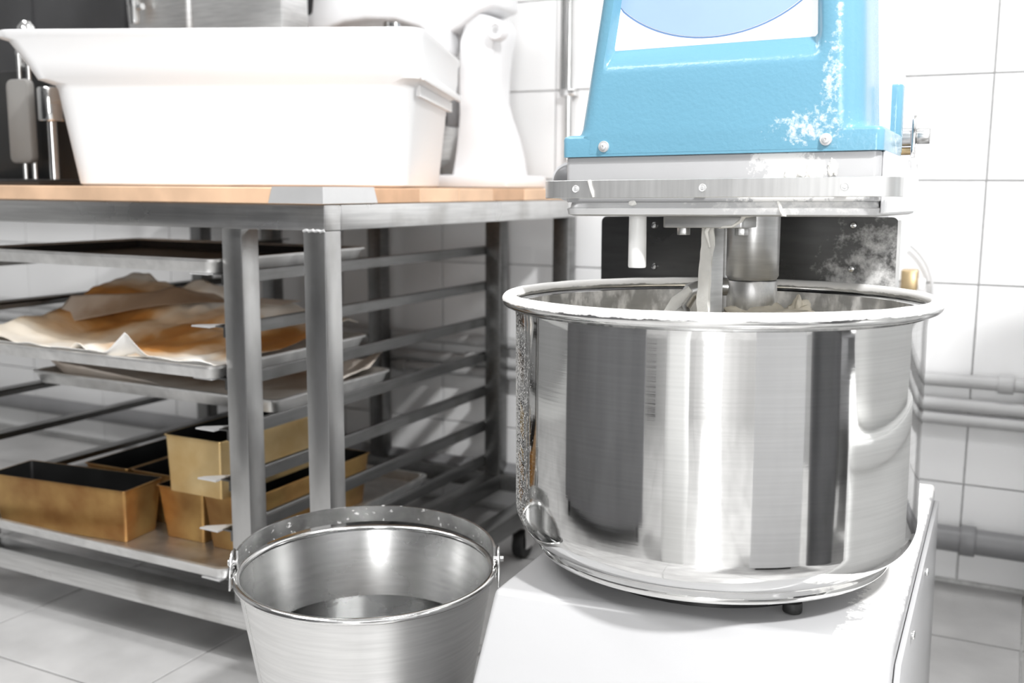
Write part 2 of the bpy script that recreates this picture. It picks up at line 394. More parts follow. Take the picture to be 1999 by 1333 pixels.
# wooden top from boards
bx = TX0
for i in range(7):
    y0 = TY0 - .004 + i * (TY1 - TY0 + .004) / 7; y1 = y0 + (TY1 - TY0 + .004) / 7 - .0012
    T.part('board', MB().box(TX0, TX1, y0, y1, ZB1, WT - (i % 2) * .0004), M_wood if i % 3 != 1 else M_wood2, bevel=.0012, seg=1)
T.part('front_beam', MB().box(TX0, TX1, TY0, TY0 + .04, ZB0, ZB1 - .0005), M_beam, bevel=.002)
T.part('side_beam', MB().box(TX1 - .04, TX1, TY0 + .0405, TY1 - .0405, ZB0, ZB1 - .0005), M_beam, bevel=.002)
T.part('rear_beam', MB().box(TX0, TX1, TY1 - .04, TY1, ZB0, ZB1 - .0005), M_beam, bevel=.002)
T.part('side_beam', MB().box(TX0, TX0 + .04, TY0 + .0405, TY1 - .0405, ZB0, ZB1 - .0005), M_beam, bevel=.002)
# steel corner clip wrapping the wooden top at the near corner
cl = MB(); ZK = .7985
cl.loft([[(-1.018, TY0 - .007, ZB1 + .001), (-1.018, TY0 - .0045, ZB1 + .001), (-1.010, TY0 - .0045, ZK), (-1.010, TY0 - .007, ZK)],
         [(TX1 + .003, TY0 - .007, ZB1 + .001), (TX1 + .0005, TY0 - .0045, ZB1 + .001), (TX1 + .0005, TY0 - .0045, ZK), (TX1 + .003, TY0 - .007, ZK)],
         [(TX1 + .003, 1.345, ZB1 + .001), (TX1 + .0005, 1.345, ZB1 + .001), (TX1 + .0005, 1.335, ZK), (TX1 + .003, 1.335, ZK)]])
T.part('corner_clip', cl, M_zinc)
# legs
ZL = .12
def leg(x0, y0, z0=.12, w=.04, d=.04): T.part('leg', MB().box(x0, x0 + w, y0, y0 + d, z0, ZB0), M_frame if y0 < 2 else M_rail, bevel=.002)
leg(-.96, 1.212, .08)
leg(-1.13, 1.225)
leg(-1.80, 1.225)
leg(TX0, TY0, .08)
for x in (-.96, TX0): leg(x, 2.10, .08)
for x in (-1.13, -1.462, -1.80): leg(x, 2.095)
T.part('weld_bead', MB().tube([(-.959 + .0035 * i, 1.2112 + .0006 * (i % 2), .7335 + .0008 * ((i * 7) % 3)) for i in range(12)], [.0018 + .0006 * (i % 2) for i in range(12)], 8), M_zinc)
# bottom frame
T.part('bottom_front_beam', MB().box(TX0 + .04, -.96, TY0 + .001, TY0 + .041, .08, ZL), M_beam, bevel=.002)
T.part('bottom_rear_beam', MB().box(TX0 + .04, -.96, TY1 - .041, TY1 - .001, .08, ZL), M_rail, bevel=.002)
T.part('bottom_side_beam', MB().box(-.959, -.921, TY0 + .042, TY1 - .042, .08, ZL), M_rail, bevel=.002)
T.part('bottom_side_beam', MB().box(TX0 + .001, TX0 + .039, TY0 + .042, TY1 - .042, .08, ZL), M_rail, bevel=.002)
T.part('bottom_cross_beam', MB().box(-1.13, -1.09, TY0 + .042, TY1 - .042, .08, ZL - .001), M_rail, bevel=.002)
# casters
for (x, y) in ((-.94, 1.26), (-.94, 1.93), (TX0 + .02, 1.26), (TX0 + .02, 2.09)):
    c = MB().cyl('x', (y - .012, .031), x - .012, x + .012, .031, 28)
    w = T.part('caster', c, M_rubber, bevel=.003)
    y_ = MB(); y_.box(x - .019, x - .015, y - .03, y + .012, .025, .078); y_.box(x + .015, x + .019, y - .03, y + .012, .025, .078); y_.box(x - .02, x + .02, y - .03, y + .014, .074, .0795)
    T.part('caster_fork', y_, M_chrome, parent=w, bevel=.001)
# rails (angle strips): upright strip + shelf flange
RZ = [.662, .578, .4935, .4095, .3255, .2405, .156]
for z in RZ:
    r = MB(); r.box(-1.1335, -1.1302, 1.2255, 2.1345, z - .018, z)
    r.box(-1.150, -1.1335, 1.2255, 2.1345, z - .0025, z)
    rl = T.part('rail', r, M_rail)
    T.part('stop_tab', MB().prism([(-1.1505, 1.2135), (-1.190, 1.2145), (-1.186, 1.226), (-1.1505, 1.255)], 'z', z - .0026, z - .0002), M_zinc, parent=rl)
    r = MB(); r.box(-1.7598, -1.7565, 1.2255, 2.1345, z - .018, z); r.box(-1.7565, -1.7345, 1.2255, 2.1345, z - .0025, z)
    T.part('rail', r, M_rail)

# ------------------------------------------------------------------ sheet trays
def tray(name, label, x0, x1, y0, y1, z, h, mat, matin=None, rotz=0., tilt=0., group='baking trays in the rack'):
    cx_, cy_ = (x0 + x1) / 2, (y0 + y1) / 2
    T = Thing(name, label, 'tray', (cx_, cy_, z), Euler((tilt, 0, rotz)), org=(cx_, cy_, z), group=group)
    s = .010; t = .0015; r = .018
    out = MB().loft([rrect(x0 + s, x1 - s, y0 + s, y1 - s, r, z), rrect(x0 + .003, x1 - .003, y0 + .003, y1 - .003, r, z + h - .003), rrect(x0, x1, y0, y1, r, z + h - .004),
                     rrect(x0 - .0005, x1 + .0005, y0 - .0005, y1 + .0005, r, z + h), rrect(x0 + .006, x1 - .006, y0 + .006, y1 - .006, r, z + h + .0005),
                     rrect(x0 + .0075, x1 - .0075, y0 + .0075, y1 - .0075, r, z + h - .003),
                     rrect(x0 + s + t, x1 - s - t, y0 + s + t, y1 - s - t, r, z + t)])
    T.part('pan', out, mat)
    if matin:
        inn = MB().loft([rrect(x0 + .0078, x1 - .0078, y0 + .0078, y1 - .0078, r, z + h - .004), rrect(x0 + s + t + .0005, x1 - s - t - .0005, y0 + s + t + .0005, y1 - s - t - .0005, r, z + t + .0006)], False, True)
        T.part('coating', inn, matin, label='black non-stick coating')
    return T
tray('baking_tray', 'black coated baking tray, topmost in the rack', -1.739, -1.1345, 1.208, 1.63, RZ[0] + .0006, .022, M_tray, M_blacktray)
tray('baking_tray', 'aluminium baking tray holding the orange stained crumpled parchment', -1.739, -1.1345, 1.200, 1.63, RZ[2] + .0006, .021, M_tray)
tray('baking_tray', 'aluminium baking tray pushed back, holding the plain brownish parchment', -1.755, -1.1345, 1.347, 1.71, RZ[3] + .0006, .024, M_tray)
tray('baking_tray', 'aluminium baking tray on the lowest rails under the golden loaf tins', -1.755, -1.1345, 1.208, 1.85, RZ[6] + .0006, .021, M_tray)

# parchment sheets
def sheet(name, label, x0, x1, y0, y1, z, fz, mat, nu=70, nv=50, group=None, thick=.0006, edge=None):
    cx_, cy_ = (x0 + x1) / 2, (y0 + y1) / 2
    def fn(u, v):
        x = x0 + (x1 - x0) * u; y = y0 + (y1 - y0) * v; dx = dy = 0
        if edge: dx, dy = edge(u, v)
        return (x + dx, y + dy, z + fz(u, v, x, y))
    mb = MB().grid(nu, nv, fn)
    o = single(name, mb, mat, label, 'baking paper', (cx_, cy_, z), group=group, smooth=180)
    md = o.modifiers.new('thickness', 'SOLIDIFY'); md.thickness = thick; md.offset = 1
    return o
def nz(x, y, s, k=0.): return noise.noise(Vector((x * s, y * s, k)))
def sm(a, b, x):
    t = max(0, min(1, (x - a) / (b - a))); return t * t * (3 - 2 * t)
zt = RZ[2] + .0036
def f_stained(u, v, x, y):
    h = .010 + .006 * nz(x, y, 9, 1) + .003 * abs(nz(x, y, 30, 2))
    h += sm(.25, 1, v) * (.082 - .050 * u) + .020 * sm(.5, 1, v) * math.exp(-((u - .30) / .06) ** 2)   # lifts towards the back
    h += .030 * sm(.22, 0, u) * (1 - .3 * v)                                                        # curls up at the left
    h += .014 * math.exp(-((u - .47) / .03) ** 2) * sm(.35, .05, v)
    h += .012 * sm(.03, 0., v) * (.5 + nz(x, 0, 14, 5))
    h += .014 * abs(nz(x, y, 11, 7)) * (.5 + 1.5 * v) - .008 * abs(nz(x, y, 23, 8)) * v
    return h
sheet('baking_parchment', 'crumpled baking parchment with orange brown stains on the second tray', -1.727, -1.150, 1.214, 1.615, zt, f_stained, M_paper, 90, 60)
def f_clean(u, v, x, y):
    h = .0035 + .0015 * nz(x, y, 12, 3) + .016 * sm(.16, 0, v) + .032 * math.exp(-((u - .53) / .055) ** 2) * sm(.22, .0, v)
    h += .035 * sm(.14, 0, u) + .012 * math.exp(-((u - .9) / .03) ** 2) * sm(.5, 0, v)
    return h
sheet('baking_parchment', 'white baking parchment with folded peak at the front edge of the second tray', -1.728, -1.148, 1.2095, 1.232, zt, lambda u, v, x, y: .006 + .015 * (1 - v) + .001 + .040 * max(0, 1 - abs(u - .68) / .085) ** 1.2 * (1 - .6 * v) + .004 * nz(x, 0, 20, 3) + .014 * sm(.10, 0, u), M_paper_white, 90, 8)
def f_back(u, v, x, y):
    low = .030 + .040 * sm(0, .6, u)
    return low + v * (.050 - .044 * sm(.05, .8, u)) + .006 * nz(x, y, 10, 9) + .010 * math.exp(-((u - .42) / .05) ** 2) * v
sheet('baking_parchment', 'greyish baking parchment curling up behind the stained sheet on the second tray', -1.722, -1.29, 1.37, 1.43, zt, f_back, M_paper_dim, 60, 16, edge=lambda u, v: (0, .19 * sm(0, .8, u)))
zt3 = RZ[3] + .0036
def f_plain(u, v, x, y):
    return .006 + .003 * nz(x, y, 7, 11) + .034 * sm(.06, 0, v) * sm(.95, .1, u) + .034 * sm(.12, 0, u) + .022 * sm(.9, 1, u) * sm(.2, .7, v) + .030 * sm(.8, 1, v) + .004 * abs(nz(x, y, 20, 4))
sheet('baking_parchment', 'plain brownish baking parchment with curled edge on the third tray', -1.745, -1.146, 1.358, 1.70, zt3, f_plain, M_paper_dim, 80, 50)

# ------------------------------------------------------------------ loaf tins
def loaf(label, w, l, h, loc, rot, gold, taper=.010):
    T = Thing('loaf_tin', label, 'loaf tin', loc, rot, org=(0, 0, 0), group='golden loaf tins on the lowest tray')
    t = .0012; a = w / 2; b = l / 2; k = taper; r = .006
    T.part('shell', MB().loft([rrect(-a + k, a - k, -b + k, b - k, r, 0, 3), rrect(-a + .001, a - .001, -b + .001, b - .001, r, h - .002, 3), rrect(-a - .0015, a + .0015, -b - .0015, b + .0015, r, h - .001, 3),
                               rrect(-a - .0012, a + .0012, -b - .0012, b + .0012, r, h + .001, 3), rrect(-a + .001, a - .001, -b + .001, b - .001, r, h + .001, 3)], True, False), gold)
    T.part('lining', MB().loft([rrect(-a + .001, a - .001, -b + .001, b - .001, r, h + .0008, 3), rrect(-a + k + t, a - k - t, -b + k + t, b - k - t, r, t * 2, 3)], False, True), M_black_in, label='black non-stick lining')
    return T
zt4 = RZ[6] + .0006 + .0022
KT = 1.0186
loaf('bronze loaf tin lying across the front of the lowest tray', 0.1019, 0.320, 0.0978, (-1.5735, 1.2916, zt4), Euler((0, 0, radians(90 + 6))), M_gold)
loaf('bronze loaf tin with its end beside the front tin', 0.1100, 0.3667, 0.0978, (-1.3415, 1.5024, zt4), Euler((0, 0, radians(1))), M_gold)
loaf('bronze loaf tin nearest the rack post', 0.1059, 0.3667, 0.1019, (-1.2264, 1.4973, zt4), Euler((0, 0, radians(0))), M_gold)
loaf('dark loaf tin behind the front tin, beside the middle tins', 0.1120, 0.3260, 0.0978, (-1.4586, 1.5340, zt4), Euler((0, 0, radians(.8))), M_gold)
loaf('dark loaf tin behind the front tin at the left', 0.1120, 0.3260, 0.0978, (-1.5788, 1.5279, zt4), Euler((0, 0, radians(1))), M_gold)
loaf('pale gold loaf tin stacked on top of the others', 0.1304, 0.3056, 0.1019, (-1.2732, 1.4413, zt4 + .1040), Euler((0, 0, radians(0))), M_gold2, .004)

# ------------------------------------------------------------------ white tub on the table
th = radians(21.9)
def tubpart():
    pass
T = Thing('storage_tub', 'large white plastic dough tub standing on the wooden table top', 'tub', (-1.4653, 1.2330, WT + .0003), Euler((0, 0, th)), org=(0, 0, 0))
def tl(u0, u1, v0, v1, z, r): return rrect(u0, u1, v0, v1, r, z, 6)
D = .38
prof = [(.006, .569, .006, D - .006, 0, .03), (0, .575, 0, D, .004, .035), (-.026, .592, -.012, D + .012, .160, .04), (-.030, .596, -.014, D + .014, .168, .04), (-.052, .604, -.020, D + .03, .176, .03),
        (-.070, .608, -.024, D + .04, .205, .03), (-.095, .608, -.028, D + .05, .238, .03), (-.112, .610, -.030, D + .055, .243, .03), (-.113, .611, -.031, D + .056, .253, .03), (-.108, .606, -.026, D + .05, .255, .028),
        (-.090, .600, -.020, D + .04, .244, .028), (-.024, .590, -.010, D + .010, .165, .038), (.008, .567, .008, D - .008, .006, .03)]
T.part('body', MB().loft([tl(*p) for p in prof]), M_tub)
T.part('corner_rib', MB().prism([(.5905, .150), (.5985, .150), (.5985, .168), (.5905, .168)], 'y', .02, .38), M_tub)
T.part('lid_lip', MB().box(.606, .6125, -.02, D + .04, .172, .185), M_tub, bevel=.002)

# ------------------------------------------------------------------ bucket
BC = (-.7252, 1.0283); 
T = Thing('bucket', 'tapered stainless steel bucket with flat handle on the floor, holding water', 'bucket', (BC[0], BC[1], 0))
zr = .322
def pol_(a, r, z): return (BC[0] + r * cos(a), BC[1] + r * sin(a), z)
def rb(z): return .1605 - (.320 - z) * .172
T.part('shell', MB().lathe([(.0001, .012), (rb(.012) - .004, .012), (rb(.012), .0), (rb(.012) + .001, .0), (rb(.016) + .0015, .012), (rb(.31) + .0015, .310), (rb(.31) + .003, .312)], BC, 96), M_bucket, smooth=40)
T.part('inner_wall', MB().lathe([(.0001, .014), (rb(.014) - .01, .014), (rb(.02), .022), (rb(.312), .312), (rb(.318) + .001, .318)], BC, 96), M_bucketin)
T.part('rim', MB().lathe([(.1605 + .0055 * cos(a) + .0012, .3165 + .0042 * sin(a)) for a in [2 * pi * i / 14 for i in range(15)]], BC, 96), M_chrome)
ba = radians(240)
T.part('seam', MB().ribbon([pol_(ba, rb(z) + .0016, z) for z in (.015, .1, .2, .309)], .0009, .0003, (-sin(ba), cos(ba), 0)), M_bucketin)
wz = .222
single('water', MB().lathe([(.0001, wz), (rb(wz) - .0012, wz), (rb(.03) - .002, .03), (.0001, .03)], BC, 64), M_water, 'still clear water standing in the steel bucket', 'water', (BC[0], BC[1], .014))
bpy.data.objects['water']['kind'] = 'stuff'
# ears and handle: hinge axis is roughly along camera-right
ax = radians(207 - 180 + 3)   # direction of the right ear
def pol(a, r, z): return (BC[0] + r * cos(a), BC[1] + r * sin(a), z)
for s_, a in (('r', ax), ('l', ax + pi)):
    e = MB(); n_ = 10
    ring = []
    for (rr, da) in ((.1625, 0), (.1655, 0)):
        ring.append([])
    u = Vector((cos(a), sin(a), 0)); v = Vector((-sin(a), cos(a), 0)); base = Vector((BC[0], BC[1], 0)) + u * .1665
    out = []
    prof2 = [(-.030, .300), (-.026, .318), (-.019, .334), (-.008, .343), (.006, .344), (.018, .336), (.024, .318), (.028, .300)]
    l1 = [tuple(base + v * p[0] + Vector((0, 0, p[1]))) for p in prof2]; l2 = [tuple(base + u * .003 + v * p[0] + Vector((0, 0, p[1]))) for p in prof2]
    e.loft([l1, l2]); ear = T.part('ear', e, M_handle, bevel=.0008)
    pb = base + Vector((0, 0, .327)); q = MB(); q.tube([pb - u * .004, pb + u * .008], .0042, 12)
    T.part('rivet', q, M_chrome, parent=ear)
hp = []
for i in range(61):
    t = i / 60; a = ax + pi * t; lift = .0065 + .0145 * sin(pi * t) ** .8
    rr = .1630 - .002 * sin(pi * t); hp.append(pol(a, rr, .3290 + lift * .40))
# strap stands nearly upright, resting on the back rim
T.part('handle', MB().ribbon(hp, .0112, .0014), M_handle)

# ------------------------------------------------------------------ spiral mixer
P0 = Vector((-.3177, 1.1436, .675)); ta, tb = .0135, .0153
Mrot = Matrix.Rotation(-ta, 3, 'X') @ Matrix.Rotation(-tb, 3, 'Y')
ORG = Vector((-.30, 1.20, .006))
def l2w(p): return P0 + Mrot @ (Vector(p) - P0)
MX = Thing('spiral_mixer', 'spiral dough mixer with blue head cover, polished steel bowl and pale grey base', 'mixer', l2w(ORG), Mrot.to_euler(), org=ORG)
# --- base
prof = [(.947, .365), (.893, .279), (.872, .240), (.866, .20), (.866, .03), (1.62, .03), (1.62, .365)]
b_ = MB(); loops = []
A = [(-.5007, .947, .365), (-.0915, .985, .365)]
def basex(y): return -.5007 - (y - .947) * .045, -.0915 - (y - .985) * .02
left = []; right = []
for (y, z) in prof:
    yl = y; yr = y + .038 if y < 1.5 else y
    left.append((-.5007 - max(0, y - .947) * .045, yl, z)); right.append((-.0915 - max(0, y - .985) * .02, yr, z))
b_.loft([left, right]); base = MX.part('base', b_, M_base, bevel=.007, seg=4)
sp = MB(); sp.loft([[(p[0] + .0005, p[1] + (.012 if p[1] < 1 else -.01), p[2] - (.022 if p[2] > .2 else 0)) for p in right], [(p[0] + .0065, p[1] + (.012 if p[1] < 1 else -.01), p[2] - (.022 if p[2] > .2 else 0)) for p in right]])
side = MX.part('side_panel', sp, M_base, bevel=.0015)
for (y, z) in ((1.00, .26), (1.12, .325), (1.33, .325), (1.02, .12)):
    x = -.0915 + .0065 - (y - .985) * .02
    MX.part('screw', MB().cyl('x', (y, z), x, x + .004, .005, 14), M_chrome, parent=side, bevel=.001)
for (x, y) in ((-.47, .92), (-.13, .95), (-.49, 1.57), (-.14, 1.57)):
    MX.part('foot', MB().cyl('z', (x, y), .008, .032, .02, 20), M_rubber)
# --- turntable and bowl
bc = (P0.x, P0.y)
MX.part('turntable', MB().cyl('z', bc, .364, .392, .15, 48), M_black)
def arc(cx_, cz_, r, a0, a1, n): return [(cx_ + r * cos(radians(a0 + (a1 - a0) * i / n)), cz_ + r * sin(radians(a0 + (a1 - a0) * i / n))) for i in range(n + 1)]
Rb = .2280
outer = [(.0001, .3905), (.196, .3895), (.2015, .3895), (.2028, .3915), (.2022, .3960)] + [(.2022 + .0002, .3962)] + arc(Rb - .040, .438, .040, -62, 0, 12) + [(Rb, .50), (Rb, .58), (Rb, .655), (Rb + .001, .664)]
bowl = MX.part('bowl', MB().lathe(outer, bc, 160), M_bowl, smooth=50)
inner = [(.0001, .395), (.17, .395)] + arc(Rb - .045, .440, .0425, -70, 0, 8) + [(Rb - .0025, .50), (Rb - .0025, .668)]
MX.part('bowl_inside', MB().lathe(inner, bc, 128), M_bowlin, parent=bowl, label='flour smeared inside of the bowl')
ring = [(.2360 + .0078 * cos(a), .6752 + .0078 * sin(a)) for a in [2 * pi * i / 20 for i in range(21)]]
rim_mb = MB()
loops = []
for (r, z) in ring:
    l = []
    for i in range(160):
        t = 2 * pi * i / 160; k = 1 + .05 * noise.noise(Vector((cos(t) * 9, sin(t) * 9, z * 300))) * (1 if z > .676 else 0)
        l.append((bc[0] + (.236 + (r - .236) * k) * cos(t), bc[1] + (.236 + (r - .236) * k) * sin(t), .6752 + (z - .6752) * k))
    loops.append(l)
rim_mb.loft(loops, False, False)
MX.part('bowl_rim', rim_mb, M_bowlrim, parent=bowl, label='rolled rim crusted with flour')
MX.part('guide_roller', MB().cyl('z', (-.195, 1.026), .3655, .377, .010, 24), M_rubber, bevel=.002)
# --- column and splash plate
MX.part('column', MB().prism(rrect2(-.535, -.178, 1.392, 1.535, .012), 'z', .360, .775), M_white_paint)
pl = MX.part('splash_plate', MB().prism(rrect2(-.552, -.1485, .560, .766, .008), 'y', 1.378, 1.381), M_dark_steel, bevel=.0006, seg=1)
pls = MB().box(-.1492, -.1462, 1.378, 1.392, .565, .762)
MX.part('plate_edge', pls, M_bar, parent=pl)
for (x, z) in ((-.472, .7533), (-.471, .6956), (-.2027, .7553), (-.203, .6991)):
    MX.part('screw', MB().lathe([(.0001, 1.3735), (.0035, 1.374), (.0048, 1.3765), (.0048, 1.3781)], (x, z), 16, axis='y'), M_chrome, parent=pl)
# --- head
gx0, gx1 = -.4688, -.1335
head = MX.part('head_box', MB().prism(rrect2(gx0, gx1, 1.061, 1.43, .006), 'z', .7845, .8340), M_alu, bevel=.001, seg=1)
MX.part('head_lip', MB().loft([rrect(gx0 + .006, gx1 - .006, 1.060, 1.42, .016, .7693, 6), rrect(gx0 + .001, gx1 - .001, 1.0535, 1.424, .018, .7712, 6), rrect(gx0, gx1, 1.0520, 1.424, .018, .7775, 6), rrect(gx0 + .002, gx1 - .002, 1.058, 1.42, .016, .7788, 6), rrect(gx0 + .002, gx1 - .002, 1.062, 1.42, .016, .7843, 6)]), M_lip, parent=head)
MX.part('side_arm', MB().prism([(1.075, .7725), (1.41, .7735), (1.43, .80), (1.36, .834), (1.075, .834)], 'x', gx1 + .0003, gx1 + .004), M_white_paint, bevel=.001, seg=1)
# guard bar
bp_ = []
r_ = .022; bx0, bx1, by = -.4935, -.1150, 1.0475
bp_ += [(bx0, 1.13, 0)] + [(bx0 + r_ - r_ * cos(radians(a)), by + r_ - r_ * sin(radians(a)), 0) for a in range(0, 91, 10)]
bp_ += [(x, by, 0) for x in (-.42, -.30, -.18)]
bp_ += [(bx1 - r_ + r_ * sin(radians(a)), by + r_ - r_ * cos(radians(a)), 0) for a in range(0, 91, 10)] + [(bx1, 1.085, 0)]
gb = MX.part('guard_bar', MB().ribbon([(p[0], p[1], .7987) for p in bp_], .0097, .0016), M_bar, bevel=.0005, seg=1)
for x in (-.4498, -.3063, -.1634):
    MX.part('screw', MB().lathe([(.0001, 1.0445), (.0018, 1.0445), (.0020, 1.0455), (.0036, 1.0448), (.0042, 1.0460)], (x, .7990), 18, axis='y'), M_zinc, parent=gb)
for x in (-.4498, -.3063, -.1634):
    MX.part('spacer', MB().cyl('y', (x, .7990), 1.0488, 1.0625, .005, 14), M_chrome, parent=gb)
# blue cover: flange + tapered body with a recess
fz0, fz1 = .8342, .8575
cov = MB()
cov.loft([rrect(gx0 - .003, gx1 + .003, 1.0565, 1.212, .008, fz0, 6), rrect(gx0 - .003, gx1 + .003, 1.0565, 1.212, .008, fz1 - .004, 6), rrect(gx0 - .0015, gx1 + .0015, 1.0572, 1.2105, .008, fz1 - .001, 6), rrect(gx0 + .001, gx1 - .001, 1.0585, 1.208, .008, fz1, 6)], True, True)
cover = MX.part('head_cover', cov, M_cover, smooth=50)
def cx0(z): return -.4530 + (z - .858) * .14
def cx1(z): return -.1500 - (z - .858) * .050
def cyf(z): return 1.0563 + max(0, z - .858) * .06
ztop = 1.16
# body as lofted loops with a custom front: outline per z-level, recess between z .931 and 1.12
def body_loop(z, rec, r=.020):
    x0, x1, y0, y1 = cx0(z), cx1(z), cyf(z), 1.200
    l = []
    rl = .018
    for (cx_, cy_, a, q) in ((x1 - r, y1 - r, 0, r), (x0 + r, y1 - r, 90, r), (x0 + rl, y0 + rl, 180, rl)):
        for i in range(7): t = radians(a + 90 * i / 6); l.append((cx_ + q * cos(t), cy_ + q * sin(t), z))
    # front from left to right, points with recess depth
    xa, xb = x0 + rl + .0005, x1 - .0365
    for (fx, dep) in ((0, 0.), (.0012, .12), (.0035, .85), (.0050, 1.), (.5, 1.)):
        if fx == .5: l.append(((xa + xb) / 2, y0 + rec, z))
        else: l.append((xa + fx, y0 + rec * dep, z))
    for (fx, dep) in ((.012, 1.), (.008, .85), (.003, .12), (0, 0.)): l.append((xb - fx, y0 + rec * dep, z))
    for i in range(7): t = radians(270 + 90 * i / 6); l.append((x1 - r + r * cos(t), y0 + r + r * sin(t), z))
    return l
lv = [(.837, 0), (.8519, 0), (.8545, 0), (.857, 0), (.860, 0), (.865, 0), (.88, 0), (.905, 0), (.922, 0), (.927, .0006), (.931, .0022), (.935, .0045), (.940, .0082), (.945, .0122), (.9485, .0150), (.952, .0172), (1.0, .018), (1.08, .018), (1.12, .018), (1.13, 0), (1.15, 0)]
cb = MB().loft([[(p[0] + (-1 if p[0] < -.3 else 1) * .010 * max(0, 1 - (z - .852) / .012) ** 2 * (0 if z < .852 else 1), p[1], p[2]) for p in body_loop(z, r_, .026)] for z, r_ in lv] + [[(p[0] * .96 - .3 * .04, p[1] * .96 + 1.13 * .04, 1.162) for p in body_loop(1.15, 0)]])
MX.part('cover_shell', cb, M_cover, parent=cover, smooth=44)
# label plate in the recess
yl_ = cyf(1.0) + .0150
def platey(z): return cyf(z) + .0162
pts = [(-.4190, .9485), (-.2000, .9485), (-.2075, 1.110), (-.400, 1.110)]
lp = MB(); lp.loft([[(p[0], platey(p[1]) - .0012, p[1]) for p in pts], [(p[0], platey(p[1]) + .002, p[1]) for p in pts]])
plate = MX.part('label_plate', lp, M_plate_white, bevel=.0005, seg=1)
# printed disc: circle through three points
c0 = (-.3105, .9562 + .105)
def disc(r, yoff, mat, name, lab):
    mb = MB(); P = []
    for i in range(97):
        a = 2 * pi * i / 96; x = c0[0] + r * 1.30 * cos(a); z = .9562 + .100 + r * sin(a) - .0  # wide ellipse
        x = max(-.4190 + (z - .9485) * .118 + .001, min(-.2012 - (z - .9485) * .046, x)); z = min(z, 1.108)
        P.append((x, platey(z) - yoff, z))
    P = P[:-1]; mb.loft([P, [(p[0], p[1] + .0006, p[2]) for p in P]])
    return MX.part(name, mb, mat, parent=plate, label=lab)
disc(.1010, .00135, M_label_line, 'print_outline', 'thin dark blue outline')
disc(.0995, .00160, M_plate_white, 'print_ring', 'white inner ring')
disc(.0990, .00185, M_label_blue, 'print_disc', 'pale blue oval print')
for (x, z) in ((-.421, .8448), (-.1849, .8455)):
    s1 = MX.part('washer', MB().lathe([(.0001, 1.0545), (.0058, 1.0545), (.0062, 1.0552), (.0062, 1.0570)], (x, z), 24, axis='y'), M_zinc, parent=cover)
    MX.part('screw', MB().lathe([(.0001, 1.0528), (.0012, 1.0528), (.0014, 1.0515), (.0034, 1.0520), (.0040, 1.0545)], (x, z), 18, axis='y'), M_zinc, parent=cover)
# housing behind
MX.part('rear_housing', MB().prism([(1.209, .8345), (1.209, 1.13), (1.23, 1.05), (1.25, 1.0), (1.30, .955), (1.365, .925), (1.43, .903), (1.50, .850), (1.545, .776), (1.43, .776), (1.43, .8345)], 'x', -.430, -.1435), M_side_white, bevel=.004)
MX.part('cover_tab', MB().prism(rrect2(-.158, -.1325, 1.2125, 1.236, .007), 'z', .838, .913), M_cover, bevel=.002)
# tilt lever
lv_ = MX.part('lever_plate', MB().prism([(1.268, .8354), (1.290, .8354), (1.292, .878), (1.288, .884), (1.272, .884), (1.268, .878)], 'x', -.1275, -.1225), M_chrome, bevel=.001)
MX.part('lever_pin', MB().cyl('x', (1.28, .8594), -.1436, -.1280, .0105, 24), M_shaft, parent=lv_)
MX.part('lever_rod', MB().cyl('x', (1.28, .8433), -.1436, -.1280, .0045, 16), M_brass, parent=lv_)
MX.part('lever_knob', MB().cyl('x', (1.28, .8600), -.1223, -.1081, .0090, 24), M_shaft, parent=lv_, bevel=.001)
MX.part('sensor_dome', MB().lathe([(.0001, 1.085)] + [(.0195 * sin(radians(a)), 1.085 + .012 * (1 - cos(radians(a)))) for a in range(15, 91, 15)] + [(.0195, 1.12), (.0001, 1.12)], (-.4800, .8085), 32, axis='y'), M_pipe2)
MX.part('dome_ring', MB().lathe([(.0197, 1.098), (.0225, 1.098), (.0225, 1.12), (.0197, 1.12)], (-.4800, .8085), 32, axis='y'), M_white_paint)
# --- tools under the head
br = MX.part('tool_bracket', MB().prism(rrect2(-.3637, -.2730, 1.090, 1.150, .004), 'z', .7565, .7690), M_shaft, bevel=.001)
for x in (-.3471, -.2813):
    hexa = [(x + .0075 * cos(radians(60 * i + 10)), 1.115 + .0075 * sin(radians(60 * i + 10))) for i in range(6)]
    MX.part('bolt', MB().prism(hexa, 'z', .7480, .7564), M_shaft, parent=br, bevel=.0008)
cxb, cyb = -.3165, 1.125
dia = [(cxb + .0095 * cos(radians(45 + 90 * i + 33)), cyb + .0130 * sin(radians(45 + 90 * i + 33))) for i in range(4)]
dia = [(-.3290, 1.122), (-.3135, 1.112), (-.3040, 1.128), (-.3195, 1.138)]
bar = MX.part('breaker_bar', MB().prism(dia, 'z', .412, .7567), M_shaft, bevel=.0012)
